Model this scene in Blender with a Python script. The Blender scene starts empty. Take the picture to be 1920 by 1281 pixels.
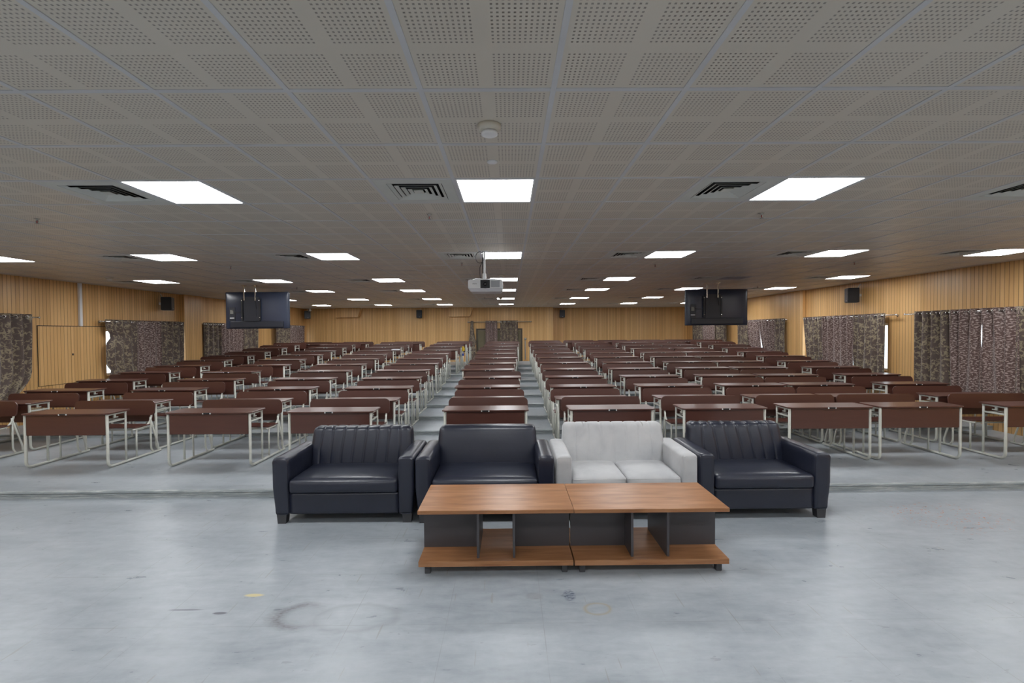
import bpy, bmesh, math, random
from mathutils import Vector, Matrix
random.seed(7)
SC = bpy.context.scene
COL = SC.collection
pi = math.pi

# ------------------------------------------------------------------ camera
CAMZ = 1.80                       # eye height above the front floor
CE = CAMZ + 1.0995                # ceiling height
def cam_basis(yaw, pitch, roll):
    cy, sy, cp, sp = math.cos(yaw), math.sin(yaw), math.cos(pitch), math.sin(pitch)
    f = Vector((sy*cp, cy*cp, sp)); r = Vector((cy, -sy, 0)); u = r.cross(f)
    cr, sr = math.cos(roll), math.sin(roll)
    return (cr*r + sr*u), (-sr*r + cr*u), f
_r, _u, _f = cam_basis(.00687, -.0202, -.00746)
cd = bpy.data.cameras.new('camera'); cam = bpy.data.objects.new('camera', cd); COL.objects.link(cam)
cd.sensor_width = 36; cd.lens = 36*860.4/1920; cd.clip_start = .05; cd.clip_end = 200
cam.matrix_world = Matrix(((_r.x, _u.x, -_f.x, 0), (_r.y, _u.y, -_f.y, 0), (_r.z, _u.z, -_f.z, CAMZ), (0, 0, 0, 1)))
SC.camera = cam
# ------------------------------------------------------------------ world, exposure
SC.view_settings.view_transform = 'Standard'; SC.view_settings.look = 'None'
SC.view_settings.gamma = 1.0; SC.view_settings.use_curve_mapping = False
SC.view_settings.exposure = 0.0
PANEL_E = 26.                     # radiance of the ceiling light panels
W = bpy.data.worlds.new('daylight'); SC.world = W; W.use_nodes = True
bg = W.node_tree.nodes['Background']; bg.inputs[0].default_value = (.92, .96, 1, 1); bg.inputs[1].default_value = 4.0
SC.cycles.use_denoising = True
SC.cycles.max_bounces = 8; SC.cycles.diffuse_bounces = 6; SC.cycles.glossy_bounces = 3
SC.cycles.sample_clamp_indirect = 6; SC.cycles.caustics_reflective = False; SC.cycles.caustics_refractive = False

# ------------------------------------------------------------------ room numbers
XL, XR = -9.0, 8.2                # side walls
YB, YB2 = 20.2, 21.0              # back wall, and its recessed right half
YF = -4.0                         # wall behind the camera
XSTEP = 1.95
T = .6; GX, GY = -.39, 2.1        # ceiling grid
NK = (-14, 14); NJ = (-10, 30)
RISE = [(5.07, .08)] + [(7.71 + .95*i, .15 + .07*i) for i in range(9)]   # (Y, top height) of each step
YEND = 17.22                       # back edge of the top tier
WZ0, WZ1 = .90, 1.93              # window sill and head

# ------------------------------------------------------------------ material helpers
def newmat(name):
    m = bpy.data.materials.new(name); m.use_nodes = True
    nt = m.node_tree; b = nt.nodes['Principled BSDF']
    return m, nt, b
def N(nt, t, **k):
    n = nt.nodes.new(t)
    for a, v in k.items(): setattr(n, a, v)
    return n
def L(nt, a, b): nt.links.new(a, b)
def M(nt, op, a, b=None, c=None, clamp=False):
    n = N(nt, 'ShaderNodeMath', operation=op); n.use_clamp = clamp
    for i, v in enumerate((a, b, c)):
        if v is None: continue
        if isinstance(v, (int, float)): n.inputs[i].default_value = v
        else: L(nt, v, n.inputs[i])
    return n.outputs[0]
def mix(nt, fac, a, b, mode='MIX'):
    n = N(nt, 'ShaderNodeMix', data_type='RGBA', blend_type=mode)
    for i, v in ((0, fac), (6, a), (7, b)):
        if isinstance(v, (int, float)): n.inputs[i].default_value = v
        elif isinstance(v, tuple): n.inputs[i].default_value = (*v, 1) if len(v) == 3 else v
        else: L(nt, v, n.inputs[i])
    return n.outputs[2]
def ramp(nt, fac, stops, interp='LINEAR'):
    n = N(nt, 'ShaderNodeValToRGB'); cr = n.color_ramp; cr.interpolation = interp
    while len(cr.elements) < len(stops): cr.elements.new(.5)
    for e, (p, c) in zip(cr.elements, stops):
        e.position = p; e.color = (*c, 1) if isinstance(c, tuple) else (c, c, c, 1)
    L(nt, fac, n.inputs[0]); return n.outputs[0]
def coords(nt, scale=(1, 1, 1), loc=(0, 0, 0), which='Object'):
    tc = N(nt, 'ShaderNodeTexCoord'); mp = N(nt, 'ShaderNodeMapping')
    mp.inputs['Scale'].default_value = scale; mp.inputs['Location'].default_value = loc
    L(nt, tc.outputs[which], mp.inputs[0]); return mp.outputs[0]
def noise(nt, vec, scale, detail=3, rough=.5, dist=0):
    n = N(nt, 'ShaderNodeTexNoise'); n.inputs['Scale'].default_value = scale; n.inputs['Detail'].default_value = detail
    n.inputs['Roughness'].default_value = rough; n.inputs['Distortion'].default_value = dist
    if vec is not None: L(nt, vec, n.inputs['Vector'])
    return n.outputs['Fac']
def bump(nt, b, h, dist=.002, strength=1):
    n = N(nt, 'ShaderNodeBump'); n.inputs['Strength'].default_value = strength; n.inputs['Distance'].default_value = dist
    L(nt, h, n.inputs['Height']); L(nt, n.outputs[0], b.inputs['Normal'])
def plain(name, col, rough=.5, metal=0, spec=.5, nz=0):
    m, nt, b = newmat(name)
    b.inputs['Roughness'].default_value = rough; b.inputs['Metallic'].default_value = metal
    b.inputs['Specular IOR Level'].default_value = spec
    v = noise(nt, coords(nt), 6, 2)
    c = mix(nt, v, tuple(x*(.93-nz) for x in col), tuple(min(1, x*(1.07+nz)) for x in col))
    L(nt, c, b.inputs['Base Color'])
    return m
def xyz(nt, vec):
    s = N(nt, 'ShaderNodeSeparateXYZ'); L(nt, vec, s.inputs[0]); return s.outputs

# --- floor: polished grey cement tiles
def floor_mat():
    m, nt, b = newmat('grey_cement_floor')
    v = coords(nt); s = xyz(nt, v)
    vs = coords(nt, (.55, 1.6, 1))
    n1 = noise(nt, vs, 1.1, 6, .62, .6)
    n2 = noise(nt, coords(nt, (1.2, 4.0, 1)), 3.5, 5, .6, .4)
    n3 = noise(nt, v, 14, 4, .6)
    a = M(nt, 'ADD', M(nt, 'MULTIPLY', n1, .5), M(nt, 'ADD', M(nt, 'MULTIPLY', n2, .35), M(nt, 'MULTIPLY', n3, .15)))
    col = ramp(nt, a, [(.32, (.225, .254, .282)), (.5, (.325, .356, .386)), (.66, (.41, .44, .47))])
    # dark scuffs
    sc = noise(nt, coords(nt, (2.2, 7, 1), (3, 1, 0)), 5, 3, .5, 1.2)
    scm = ramp(nt, sc, [(.69, 0.0), (.74, 1.0)])
    col = mix(nt, M(nt, 'MULTIPLY', scm, .35), col, (.15, .155, .16))
    # tile joints every 1.2 m (faint)
    def joint(c, off, w):
        f = M(nt, 'FRACT', M(nt, 'DIVIDE', M(nt, 'ADD', c, off), .6))
        return M(nt, 'LESS_THAN', M(nt, 'ABSOLUTE', M(nt, 'SUBTRACT', f, .5)), w)
    j = M(nt, 'MAXIMUM', joint(s[0], 20-.96+.3-.04, .0032), joint(s[1], 20-.72+.4+.02, .0032))
    jn = ramp(nt, noise(nt, v, 2.2, 2), [(.4, 0.0), (.6, 1.0)])
    col = mix(nt, M(nt, 'MULTIPLY', M(nt, 'MULTIPLY', j, jn), .55), col, (.20, .20, .19))
    jl = N(nt, 'ShaderNodeMapping'); jl.inputs['Rotation'].default_value = (0, 0, .5); jl.inputs['Scale'].default_value = (26, 1.6, 1); L(nt, v, jl.inputs[0])
    scr = ramp(nt, noise(nt, jl.outputs[0], 1.6, 1), [(.735, 0.0), (.75, 1.0)])
    col = mix(nt, M(nt, 'MULTIPLY', scr, .45), col, (.24, .23, .19))
    # stains with a place of their own on the front floor
    wob = M(nt, 'SUBTRACT', noise(nt, v, 7, 3), .5)
    def ell(cx, cy, rx, ry):
        dx = M(nt, 'DIVIDE', M(nt, 'SUBTRACT', s[0], cx), rx); dy = M(nt, 'DIVIDE', M(nt, 'SUBTRACT', s[1], cy), ry)
        d = M(nt, 'SQRT', M(nt, 'ADD', M(nt, 'MULTIPLY', dx, dx), M(nt, 'MULTIPLY', dy, dy)))
        return M(nt, 'ADD', d, M(nt, 'MULTIPLY', wob, .5))
    def ring(d, w):
        return M(nt, 'SUBTRACT', 1, M(nt, 'DIVIDE', M(nt, 'ABSOLUTE', M(nt, 'SUBTRACT', d, 1)), w), clamp=True)
    def blob(d):
        return M(nt, 'MULTIPLY', M(nt, 'SUBTRACT', 1, d, clamp=True), 3, clamp=True)
    fine = noise(nt, coords(nt, (8, 30, 1)), 4, 3)
    r1 = ell(-1.30, 2.90, .20, .115)
    r2 = ell(-.98, 2.88, .26, .135)
    col = mix(nt, M(nt, 'MULTIPLY', ring(r1, .42), M(nt, 'MULTIPLY', M(nt, 'MULTIPLY', fine, 1.5), M(nt, 'MULTIPLY', M(nt, 'SUBTRACT', -1.18, s[0]), 5.0, clamp=True))), col, (.14, .14, .15))
    col = mix(nt, M(nt, 'MULTIPLY', ring(r2, .22), .28), col, (.17, .18, .19))
    col = mix(nt, M(nt, 'MULTIPLY', blob(r1), .22), col, (.24, .26, .28))
    col = mix(nt, M(nt, 'MULTIPLY', blob(ell(-1.77, 3.14, .075, .022)), .8), col, (.62, .52, .22))
    col = mix(nt, M(nt, 'MULTIPLY', blob(ell(-2.13, 2.98, .13, .010)), .7), col, (.07, .07, .09))
    col = mix(nt, M(nt, 'MULTIPLY', blob(ell(-1.88, 2.94, .05, .015)), .8), col, (.06, .06, .08))
    col = mix(nt, M(nt, 'MULTIPLY', ring(ell(.56, 2.94, .085, .06), .25), .6), col, (.34, .28, .16))
    col = mix(nt, M(nt, 'MULTIPLY', blob(ell(.40, 3.10, .045, .075)), M(nt, 'GREATER_THAN', fine, .5)), col, (.09, .11, .15))
    col = mix(nt, M(nt, 'MULTIPLY', blob(ell(.16, 3.09, .07, .05)), .35), col, (.2, .2, .19))
    dots = noise(nt, v, 34, 1)
    cra = M(nt, 'MULTIPLY', M(nt, 'GREATER_THAN', dots, .66), blob(ell(4.2, 4.35, .62, .42)))
    col = mix(nt, cra, col, (.45, .19, .10))
    L(nt, col, b.inputs['Base Color'])
    rg = ramp(nt, n2, [(.3, .27), (.7, .42)]); L(nt, rg, b.inputs['Roughness'])
    b.inputs['Specular IOR Level'].default_value = .55
    bump(nt, b, n3, .0015, .25)
    return m
def riser_mat():
    m, nt, b = newmat('worn_grey_riser')
    n1 = noise(nt, coords(nt, (1.2, 3, 14)), 4, 5, .65)
    c = ramp(nt, n1, [(.33, (.24, .27, .28)), (.55, (.36, .39, .395)), (.70, (.54, .56, .55))])
    L(nt, c, b.inputs['Base Color']); b.inputs['Roughness'].default_value = .5
    return m
def wood_wall_mat():
    m, nt, b = newmat('grooved_wood_panelling')
    v = coords(nt); s = xyz(nt, v)
    geo = N(nt, 'ShaderNodeNewGeometry'); ns = xyz(nt, geo.outputs['Normal'])
    side = M(nt, 'GREATER_THAN', M(nt, 'ABSOLUTE', ns[0]), .7)
    u = M(nt, 'ADD', M(nt, 'MULTIPLY', s[1], side), M(nt, 'MULTIPLY', s[0], M(nt, 'SUBTRACT', 1, side)))
    q = M(nt, 'DIVIDE', M(nt, 'ADD', u, 50.0), .07)
    f = M(nt, 'FRACT', q); idx = M(nt, 'FLOOR', q)
    g = M(nt, 'LESS_THAN', f, .13)
    wn = N(nt, 'ShaderNodeTexWhiteNoise', noise_dimensions='1D'); L(nt, idx, wn.inputs['W'])
    gr = noise(nt, coords(nt, (14, 14, .8)), 5, 4, .6)
    t = M(nt, 'ADD', M(nt, 'MULTIPLY', wn.outputs['Value'], .45), M(nt, 'MULTIPLY', gr, .55))
    col = ramp(nt, t, [(.2, (.59, .335, .122)), (.8, (.76, .475, .205))])
    col = mix(nt, M(nt, 'MULTIPLY', g, .72), col, (.17, .085, .03))
    L(nt, col, b.inputs['Base Color']); b.inputs['Roughness'].default_value = .38
    b.inputs['Specular IOR Level'].default_value = .45
    bump(nt, b, M(nt, 'SUBTRACT', 1, g), .004, .6)
    return m
def ceiling_mat():
    m, nt, b = newmat('perforated_ceiling_tile')
    v = coords(nt); s = xyz(nt, v)
    def cell(c, off):
        f = M(nt, 'FRACT', M(nt, 'ADD', M(nt, 'DIVIDE', M(nt, 'SUBTRACT', c, off), T), 40.0))   # 0..1 in tile
        h = M(nt, 'FRACT', M(nt, 'MULTIPLY', f, 2))                # 0..1 in quadrant
        r = M(nt, 'DIVIDE', M(nt, 'SUBTRACT', h, .095), .81)       # perforated field
        inside = M(nt, 'MULTIPLY', M(nt, 'GREATER_THAN', r, 0), M(nt, 'LESS_THAN', r, 1))
        k = M(nt, 'FRACT', M(nt, 'MULTIPLY', r, 12))
        hole = M(nt, 'LESS_THAN', M(nt, 'ABSOLUTE', M(nt, 'SUBTRACT', k, .5)), .21)
        return M(nt, 'MULTIPLY', inside, hole)
    h = M(nt, 'MULTIPLY', cell(s[0], GX), cell(s[1], GY))
    n1 = noise(nt, v, 1.3, 3)
    base = mix(nt, n1, (.575, .53, .455), (.635, .59, .515))
    var = noise(nt, v, 90, 1)
    col = mix(nt, M(nt, 'MULTIPLY', h, M(nt, 'ADD', .45, M(nt, 'MULTIPLY', var, .5))), base, (.10, .085, .075))
    L(nt, col, b.inputs['Base Color']); b.inputs['Roughness'].default_value = .38
    b.inputs['Specular IOR Level'].default_value = .7
    bump(nt, b, M(nt, 'SUBTRACT', 1, h), .003, .5)
    return m
def leather_mat():
    m, nt, b = newmat('navy_black_leatherette')
    v = coords(nt)
    n1 = noise(nt, v, 5, 3)
    col = mix(nt, n1, (.0115, .0140, .0260), (.0185, .0220, .0400))
    L(nt, col, b.inputs['Base Color']); b.inputs['Roughness'].default_value = .33
    b.inputs['Specular IOR Level'].default_value = .58
    vo = N(nt, 'ShaderNodeTexVoronoi'); vo.inputs['Scale'].default_value = 320; L(nt, v, vo.inputs['Vector'])
    w = noise(nt, v, 9, 3)
    bump(nt, b, M(nt, 'ADD', M(nt, 'MULTIPLY', vo.outputs['Distance'], .04), w), .006, .35)
    return m
def velvet_mat():
    m, nt, b = newmat('pale_grey_velvet')
    v = coords(nt)
    n1 = noise(nt, v, 4, 4, .55, .4)
    col = ramp(nt, n1, [(.25, (.40, .405, .42)), (.5, (.475, .48, .49)), (.75, (.535, .535, .54))])
    L(nt, col, b.inputs['Base Color']); b.inputs['Roughness'].default_value = .85
    b.inputs['Sheen Weight'].default_value = .5; b.inputs['Sheen Roughness'].default_value = .4
    bump(nt, b, noise(nt, v, 60, 3), .002, .4)
    return m
def table_wood_mat():
    m, nt, b = newmat('reddish_walnut_laminate')
    v = coords(nt, (1.0, 9, 9))
    n1 = noise(nt, v, 2.2, 6, .62, .5)
    n2 = noise(nt, coords(nt, (2, 60, 60)), 2, 3, .5)
    a = M(nt, 'ADD', M(nt, 'MULTIPLY', n1, .8), M(nt, 'MULTIPLY', n2, .2))
    col = ramp(nt, a, [(.30, (.20, .082, .030)), (.5, (.33, .150, .062)), (.70, (.44, .23, .115))])
    L(nt, col, b.inputs['Base Color']); b.inputs['Roughness'].default_value = .34
    return m
def desk_brown_mat():
    m, nt, b = newmat('maroon_brown_laminate')
    v = coords(nt, (1, 12, 12))
    n1 = noise(nt, v, 3, 3)
    oi = N(nt, 'ShaderNodeObjectInfo')
    col = mix(nt, n1, (.080, .030, .022), (.106, .041, .030))
    L(nt, col, b.inputs['Base Color']); b.inputs['Roughness'].default_value = .30
    b.inputs['Specular IOR Level'].default_value = .6
    return m
def scroll_mat():
    m, nt, b = newmat('brown_curtain_with_beige_scrolls')
    v = coords(nt, which='UV')
    vo = N(nt, 'ShaderNodeTexVoronoi', feature='SMOOTH_F1'); vo.inputs['Scale'].default_value = 17
    nd = N(nt, 'ShaderNodeTexNoise'); nd.inputs['Scale'].default_value = 14; L(nt, v, nd.inputs['Vector'])
    vv = N(nt, 'ShaderNodeVectorMath', operation='MULTIPLY_ADD'); L(nt, nd.outputs['Color'], vv.inputs[0])
    vv.inputs[1].default_value = (.12, .12, .12); L(nt, v, vv.inputs[2]); L(nt, vv.outputs[0], vo.inputs['Vector'])
    rg = M(nt, 'ABSOLUTE', M(nt, 'SUBTRACT', vo.outputs['Distance'], .42))
    a = ramp(nt, rg, [(.06, 1.0), (.12, 0.0)])
    n2 = ramp(nt, noise(nt, v, 9, 2), [(.42, 0.0), (.52, 1.0)])
    a = M(nt, 'MULTIPLY', a, n2)
    base = mix(nt, noise(nt, v, 40, 2), (.075, .050, .040), (.115, .080, .066))
    col = mix(nt, a, base, (.30, .245, .16))
    L(nt, col, b.inputs['Base Color']); b.inputs['Roughness'].default_value = .6
    b.inputs['Sheen Weight'].default_value = .25
    return m
def fleck_mat():
    m, nt, b = newmat('mauve_brown_curtain_with_leaf_flecks')
    v = coords(nt, (1, 1.0, 1), which='UV')
    r = N(nt, 'ShaderNodeMapping'); r.inputs['Rotation'].default_value = (0, 0, .6); r.inputs['Scale'].default_value = (1, 2.3, 1); L(nt, v, r.inputs[0])
    n1 = noise(nt, r.outputs[0], 24, 1, .5, .3)
    a = ramp(nt, n1, [(.53, 0.0), (.58, 1.0)])
    base = mix(nt, noise(nt, v, 5, 2), (.085, .046, .038), (.125, .070, .058))
    col = mix(nt, a, base, (.42, .33, .30))
    L(nt, col, b.inputs['Base Color']); b.inputs['Roughness'].default_value = .5
    b.inputs['Sheen Weight'].default_value = .3
    return m
def emit_mat(name, col, e):
    m, nt, b = newmat(name)
    b.inputs['Base Color'].default_value = (.9, .9, .9, 1); b.inputs['Emission Color'].default_value = (*col, 1)
    b.inputs['Emission Strength'].default_value = e; b.inputs['Roughness'].default_value = .6
    return m
def pane_mat():
    m, nt, b = newmat('window_glass')
    out = nt.nodes['Material Output']
    g = N(nt, 'ShaderNodeBsdfGlossy'); g.inputs['Roughness'].default_value = .02
    t = N(nt, 'ShaderNodeBsdfTransparent'); t.inputs[0].default_value = (.93, .96, .97, 1)
    mx = N(nt, 'ShaderNodeMixShader'); mx.inputs[0].default_value = .07; L(nt, t.outputs[0], mx.inputs[1]); L(nt, g.outputs[0], mx.inputs[2])
    L(nt, mx.outputs[0], out.inputs[0]); nt.nodes.remove(b)
    return m

MT = dict(floor=floor_mat(), riser=riser_mat(), wood=wood_wall_mat(), ceil=ceiling_mat(), leather=leather_mat(),
    velvet=velvet_mat(), twood=table_wood_mat(), brown=desk_brown_mat(), scroll=scroll_mat(), fleck=fleck_mat(),
    glow=emit_mat('lit_light_diffuser', (.96, .98, 1.0), PANEL_E), pane=pane_mat(),
    frame=plain('off_white_painted_steel', (.60, .60, .54), .38), white=plain('white_plastic', (.72, .73, .74), .4),
    tbar=plain('white_ceiling_bar', (.56, .57, .59), .4), plaster=plain('beige_plaster', (.50, .46, .41), .8),
    rear=plain('off_white_plaster', (.55, .53, .50), .8),
    diff=plain('white_enamel_louver', (.56, .58, .55), .45), dark=plain('dark_duct', (.02, .02, .022), .8),
    charcoal=plain('charcoal_laminate', (.060, .056, .062), .42), black=plain('black_plastic', (.014, .015, .018), .45),
    foot=plain('dark_grey_foot', (.05, .05, .055), .5),
    tv=plain('blue_black_plastic', (.030, .038, .064), .26), tv2=plain('matt_blue_black_plastic', (.017, .020, .030), .42),
    chrome=plain('chrome', (.75, .75, .75), .18, 1), steel=plain('brushed_steel', (.42, .42, .40), .35, 1),
    olive=plain('olive_painted_door', (.155, .130, .072), .5), doorframe=plain('dark_bronze_frame', (.07, .06, .045), .5),
    unlit=plain('unlit_diffuser', (.30, .30, .36), .5), grille=plain('grey_grille', (.38, .40, .43), .5),
    pgrey=plain('pale_grey_plastic', (.50, .50, .54), .45), lens=plain('lens_glass', (.01, .01, .012), .08),
    red=plain('red_glass_bulb', (.4, .03, .03), .2), paper=plain('white_paper', (.75, .76, .80), .7),
    yellow=plain('yellow_plastic', (.80, .55, .03), .45), blue=plain('blue_plastic', (.05, .12, .55), .45),
    label=plain('grey_sticker', (.20, .20, .18), .6), beige=plain('beige_plastic', (.60, .56, .48), .5))

# ------------------------------------------------------------------ mesh helpers
def box(bm, x0, x1, y0, y1, z0, z1, bev=0, seg=2):
    vs = [bm.verts.new(p) for p in ((x0,y0,z0),(x1,y0,z0),(x1,y1,z0),(x0,y1,z0),(x0,y0,z1),(x1,y0,z1),(x1,y1,z1),(x0,y1,z1))]
    fs = [bm.faces.new([vs[i] for i in f]) for f in ((3,2,1,0),(4,5,6,7),(0,1,5,4),(1,2,6,5),(2,3,7,6),(3,0,4,7))]
    if bev:
        es = list({e for f in fs for e in f.edges})
        bmesh.ops.bevel(bm, geom=es, offset=bev, segments=seg, affect='EDGES', profile=.5)
def quad(bm, pts): bm.faces.new([bm.verts.new(p) for p in pts])
def tube(bm, pts, r, n=8, caps=True, closed=False):
    pts = [Vector(p) for p in pts]; rings = []
    up = None
    for i, p in enumerate(pts):
        if closed: d = (pts[(i+1) % len(pts)] - pts[i-1]).normalized()
        elif i == 0: d = (pts[1]-p).normalized()
        elif i == len(pts)-1: d = (p-pts[i-1]).normalized()
        else: d = ((pts[i+1]-p).normalized() + (p-pts[i-1]).normalized()).normalized()
        if up is None:
            up = Vector((1, 0, 0)) if abs(d.x) < .9 else Vector((0, 0, 1))
        a = d.cross(up).normalized(); up2 = a.cross(d).normalized(); up = up2
        rings.append([bm.verts.new(p + r*(math.cos(2*pi*k/n)*a + math.sin(2*pi*k/n)*up2)) for k in range(n)])
    m = len(rings)
    for i in range(m if closed else m-1):
        A, B = rings[i], rings[(i+1) % m]
        for k in range(n):
            bm.faces.new((A[k], A[(k+1) % n], B[(k+1) % n], B[k]))
    if caps and not closed:
        bm.faces.new(rings[0][::-1]); bm.faces.new(rings[-1])
def fillet(pts, rad, n=4):
    pts = [Vector(p) for p in pts]; out = [pts[0]]
    for i in range(1, len(pts)-1):
        a, b, c = pts[i-1], pts[i], pts[i+1]
        r = min(rad, (a-b).length*.49, (c-b).length*.49)
        p, q = b+(a-b).normalized()*r, b+(c-b).normalized()*r
        for k in range(n+1):
            t = k/n; out.append((1-t)**2*p + 2*t*(1-t)*b + t*t*q)
    out.append(pts[-1]); return out
def lathe(bm, prof, n=20, axis='z', c=(0, 0, 0)):
    c = Vector(c); rings = []
    for (r, h) in prof:
        ring = []
        for k in range(n):
            a = 2*pi*k/n; x, y = r*math.cos(a), r*math.sin(a)
            p = Vector((x, y, h)) if axis == 'z' else (Vector((x, h, y)) if axis == 'y' else Vector((h, x, y)))
            ring.append(bm.verts.new(c+p))
        rings.append(ring)
    for A, B in zip(rings, rings[1:]):
        for k in range(n): bm.faces.new((A[k], A[(k+1) % n], B[(k+1) % n], B[k]))
    bm.faces.new(rings[0]); bm.faces.new(rings[-1])
def prism(bm, poly, h0, h1, axis='z'):
    """poly: list of (a,b); extrude along axis between h0 and h1"""
    def P(a, b, h): return (a, b, h) if axis == 'z' else ((a, h, b) if axis == 'y' else (h, a, b))
    A = [bm.verts.new(P(a, b, h0)) for a, b in poly]; B = [bm.verts.new(P(a, b, h1)) for a, b in poly]
    n = len(poly)
    bm.faces.new(A[::-1]); bm.faces.new(B)
    for k in range(n): bm.faces.new((A[k], A[(k+1) % n], B[(k+1) % n], B[k]))
def rrect(x0, x1, y0, y1, r, n=5, rb=None):
    """rounded rectangle; r = radius of the two upper corners, rb = of the two lower"""
    rb = r if rb is None else rb; out = []
    for (cx, cy, a0, rr) in ((x1-r, y1-r, 0, r), (x0+r, y1-r, pi/2, r), (x0+rb, y0+rb, pi, rb), (x1-rb, y0+rb, 3*pi/2, rb)):
        for k in range(n+1):
            a = a0+pi/2*k/n; out.append((cx+rr*math.cos(a), cy+rr*math.sin(a)))
    return out
def soft(bm, x0, x1, y0, y1, z0, z1, r=.04, n=(10, 10, 6), fn=None, even=False):
    """rounded box with a dense skin; fn(p, u) may displace the finished point (u in -1..1 per axis)"""
    c = Vector(((x0+x1)/2, (y0+y1)/2, (z0+z1)/2)); h = Vector(((x1-x0)/2, (y1-y0)/2, (z1-z0)/2))
    cache = {}
    def lin(i, m, hh):
        # denser near the ends so that the rounding is smooth
        t = i/m*2-1
        rr = r/hh
        e = .5*(1+abs(t))
        return math.copysign(1-(1-abs(t))**1.35, t) if m > 3 else t
    def vert(i, j, k):
        key = (i, j, k)
        if key in cache: return cache[key]
        u = Vector(((i/n[0]*2-1) if even else lin(i, n[0], h.x), lin(j, n[1], h.y), lin(k, n[2], h.z)))
        p = Vector((u.x*h.x, u.y*h.y, u.z*h.z))
        q = Vector([max(-(h[a]-r), min(h[a]-r, p[a])) for a in range(3)])
        d = p-q
        if d.length > 1e-9: p = q + d.normalized()*min(r, r) if d.length > 0 else p
        p = p + c
        if fn: p = fn(p, u)
        cache[key] = bm.verts.new(p); return cache[key]
    a, b, d = n
    for i in range(a):
        for j in range(b):
            bm.faces.new((vert(i,j,0), vert(i,j+1,0), vert(i+1,j+1,0), vert(i+1,j,0)))
            bm.faces.new((vert(i,j,d), vert(i+1,j,d), vert(i+1,j+1,d), vert(i,j+1,d)))
    for i in range(a):
        for k in range(d):
            bm.faces.new((vert(i,0,k), vert(i+1,0,k), vert(i+1,0,k+1), vert(i,0,k+1)))
            bm.faces.new((vert(i,b,k), vert(i,b,k+1), vert(i+1,b,k+1), vert(i+1,b,k)))
    for j in range(b):
        for k in range(d):
            bm.faces.new((vert(0,j,k), vert(0,j,k+1), vert(0,j+1,k+1), vert(0,j+1,k)))
            bm.faces.new((vert(a,j,k), vert(a,j+1,k), vert(a,j+1,k+1), vert(a,j,k+1)))
def obj(name, bm, mat, parent=None, smooth=False, label=None, loc=None):
    me = bpy.data.meshes.new(name)
    bmesh.ops.recalc_face_normals(bm, faces=bm.faces)
    bm.to_mesh(me); bm.free()
    if smooth:
        for p in me.polygons: p.use_smooth = True
    o = bpy.data.objects.new(name, me); COL.objects.link(o)
    me.materials.append(MT[mat] if isinstance(mat, str) else mat)
    if parent is not None: o.parent = parent
    if label: o['label'] = label
    if loc: o.location = loc
    return o
def smooth_angle(o, deg=40):
    me = o.data
    for p in me.polygons: p.use_smooth = True
    bm = bmesh.new(); bm.from_mesh(me)
    for e in bm.edges:
        if len(e.link_faces) == 2 and e.calc_face_angle(0) > math.radians(deg): e.smooth = False
    bm.to_mesh(me); bm.free(); return o
def BM(): return bmesh.new()
def thing(name, label, cat, loc=(0, 0, 0), rz=0, group=None):
    o = bpy.data.objects.new(name, None); COL.objects.link(o); o.empty_display_size = .1
    o.location = loc; o.rotation_euler = (0, 0, rz); o['label'] = label; o['category'] = cat
    if group: o['group'] = group
    return o
def tag(o, label, cat, group=None):
    o['label'] = label; o['category'] = cat
    if group: o['group'] = group
    return o
def struct(name, bm, mat, parent=None):
    o = obj(name, bm, mat, parent)
    if parent is None: o['kind'] = 'structure'
    return o
def dup(root, loc, rz=0, label=None, group=None):
    r = root.copy(); COL.objects.link(r); r.location = loc; r.rotation_euler = (0, 0, rz)
    if label: r['label'] = label
    if group: r['group'] = group
    for ch in list(root.children):
        c = ch.copy(); COL.objects.link(c); c.parent = r
        for g in list(ch.children):
            d = g.copy(); COL.objects.link(d); d.parent = c
    return r

# ================================================================== SETTING
# floor: front floor, ten steps up, and the drop behind the last tier
prof = [(YF-.2, 0)]; h = 0
for (y, t) in RISE: prof += [(y, h), (y, t)]; h = t
prof += [(YEND, h), (YEND, 0), (YB2+.3, 0), (YB2+.3, -.3), (YF-.2, -.3)]
bm = BM(); prism(bm, prof, XL-.3, XR+.3, 'x'); struct('floor', bm, 'floor')
h = 0
for i, (y, t) in enumerate(RISE):
    bm = BM(); box(bm, XL, XR, y-.012, y, h, t-.028); box(bm, XL, XR, y-.020, y+.02, t-.024, t+.002, .003, 1)
    if i == 0: box(bm, XL, XR, y-.017, y-.010, t-.045, t-.036)
    struct('trim_%d' % (i+1), bm, 'riser'); h = t
# ceiling tiles (cells under a lamp or an air diffuser are left open)
LJ = (-8, -3, 2, 7, 12, 16, 21, 26)  # the negative rows are unseen lights, added to light the front floor
LK = (-12, -8, -4, 0, 4, 8, 12)
lights = [(k, j) for j in LJ for k in LK if (k, j) != (-12, 16)]  # outer lights of the nearest row are out of view too, added for light
vents = [(k-1, j) for (k, j) in lights]
openc = set(lights) | set(vents)
bm = BM()
for k in range(*NK):
    for j in range(*NJ):
        if (k, j) in openc: continue
        x, y = GX+T*k, GY+T*j
        quad(bm, ((x, y, CE), (x+T, y, CE), (x+T, y+T, CE), (x, y+T, CE)))
bmesh.ops.remove_doubles(bm, verts=bm.verts, dist=1e-4)
o = obj('ceiling', bm, 'ceil'); o['kind'] = 'structure'
cx0, cx1, cy0, cy1 = GX+T*NK[0], GX+T*NK[1], GY+T*NJ[0], GY+T*NJ[1]
bm = BM()
for (a, b_, c, d) in ((XL-.3, cx0, YF-.2, YB2+.3), (cx1, XR+.3, YF-.2, YB2+.3), (cx0, cx1, YF-.2, cy0), (cx0, cx1, cy1, YB2+.3)):
    box(bm, a, b_, c, d, CE-.003, CE+.05)
struct('trim_11', bm, 'plaster')
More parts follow.
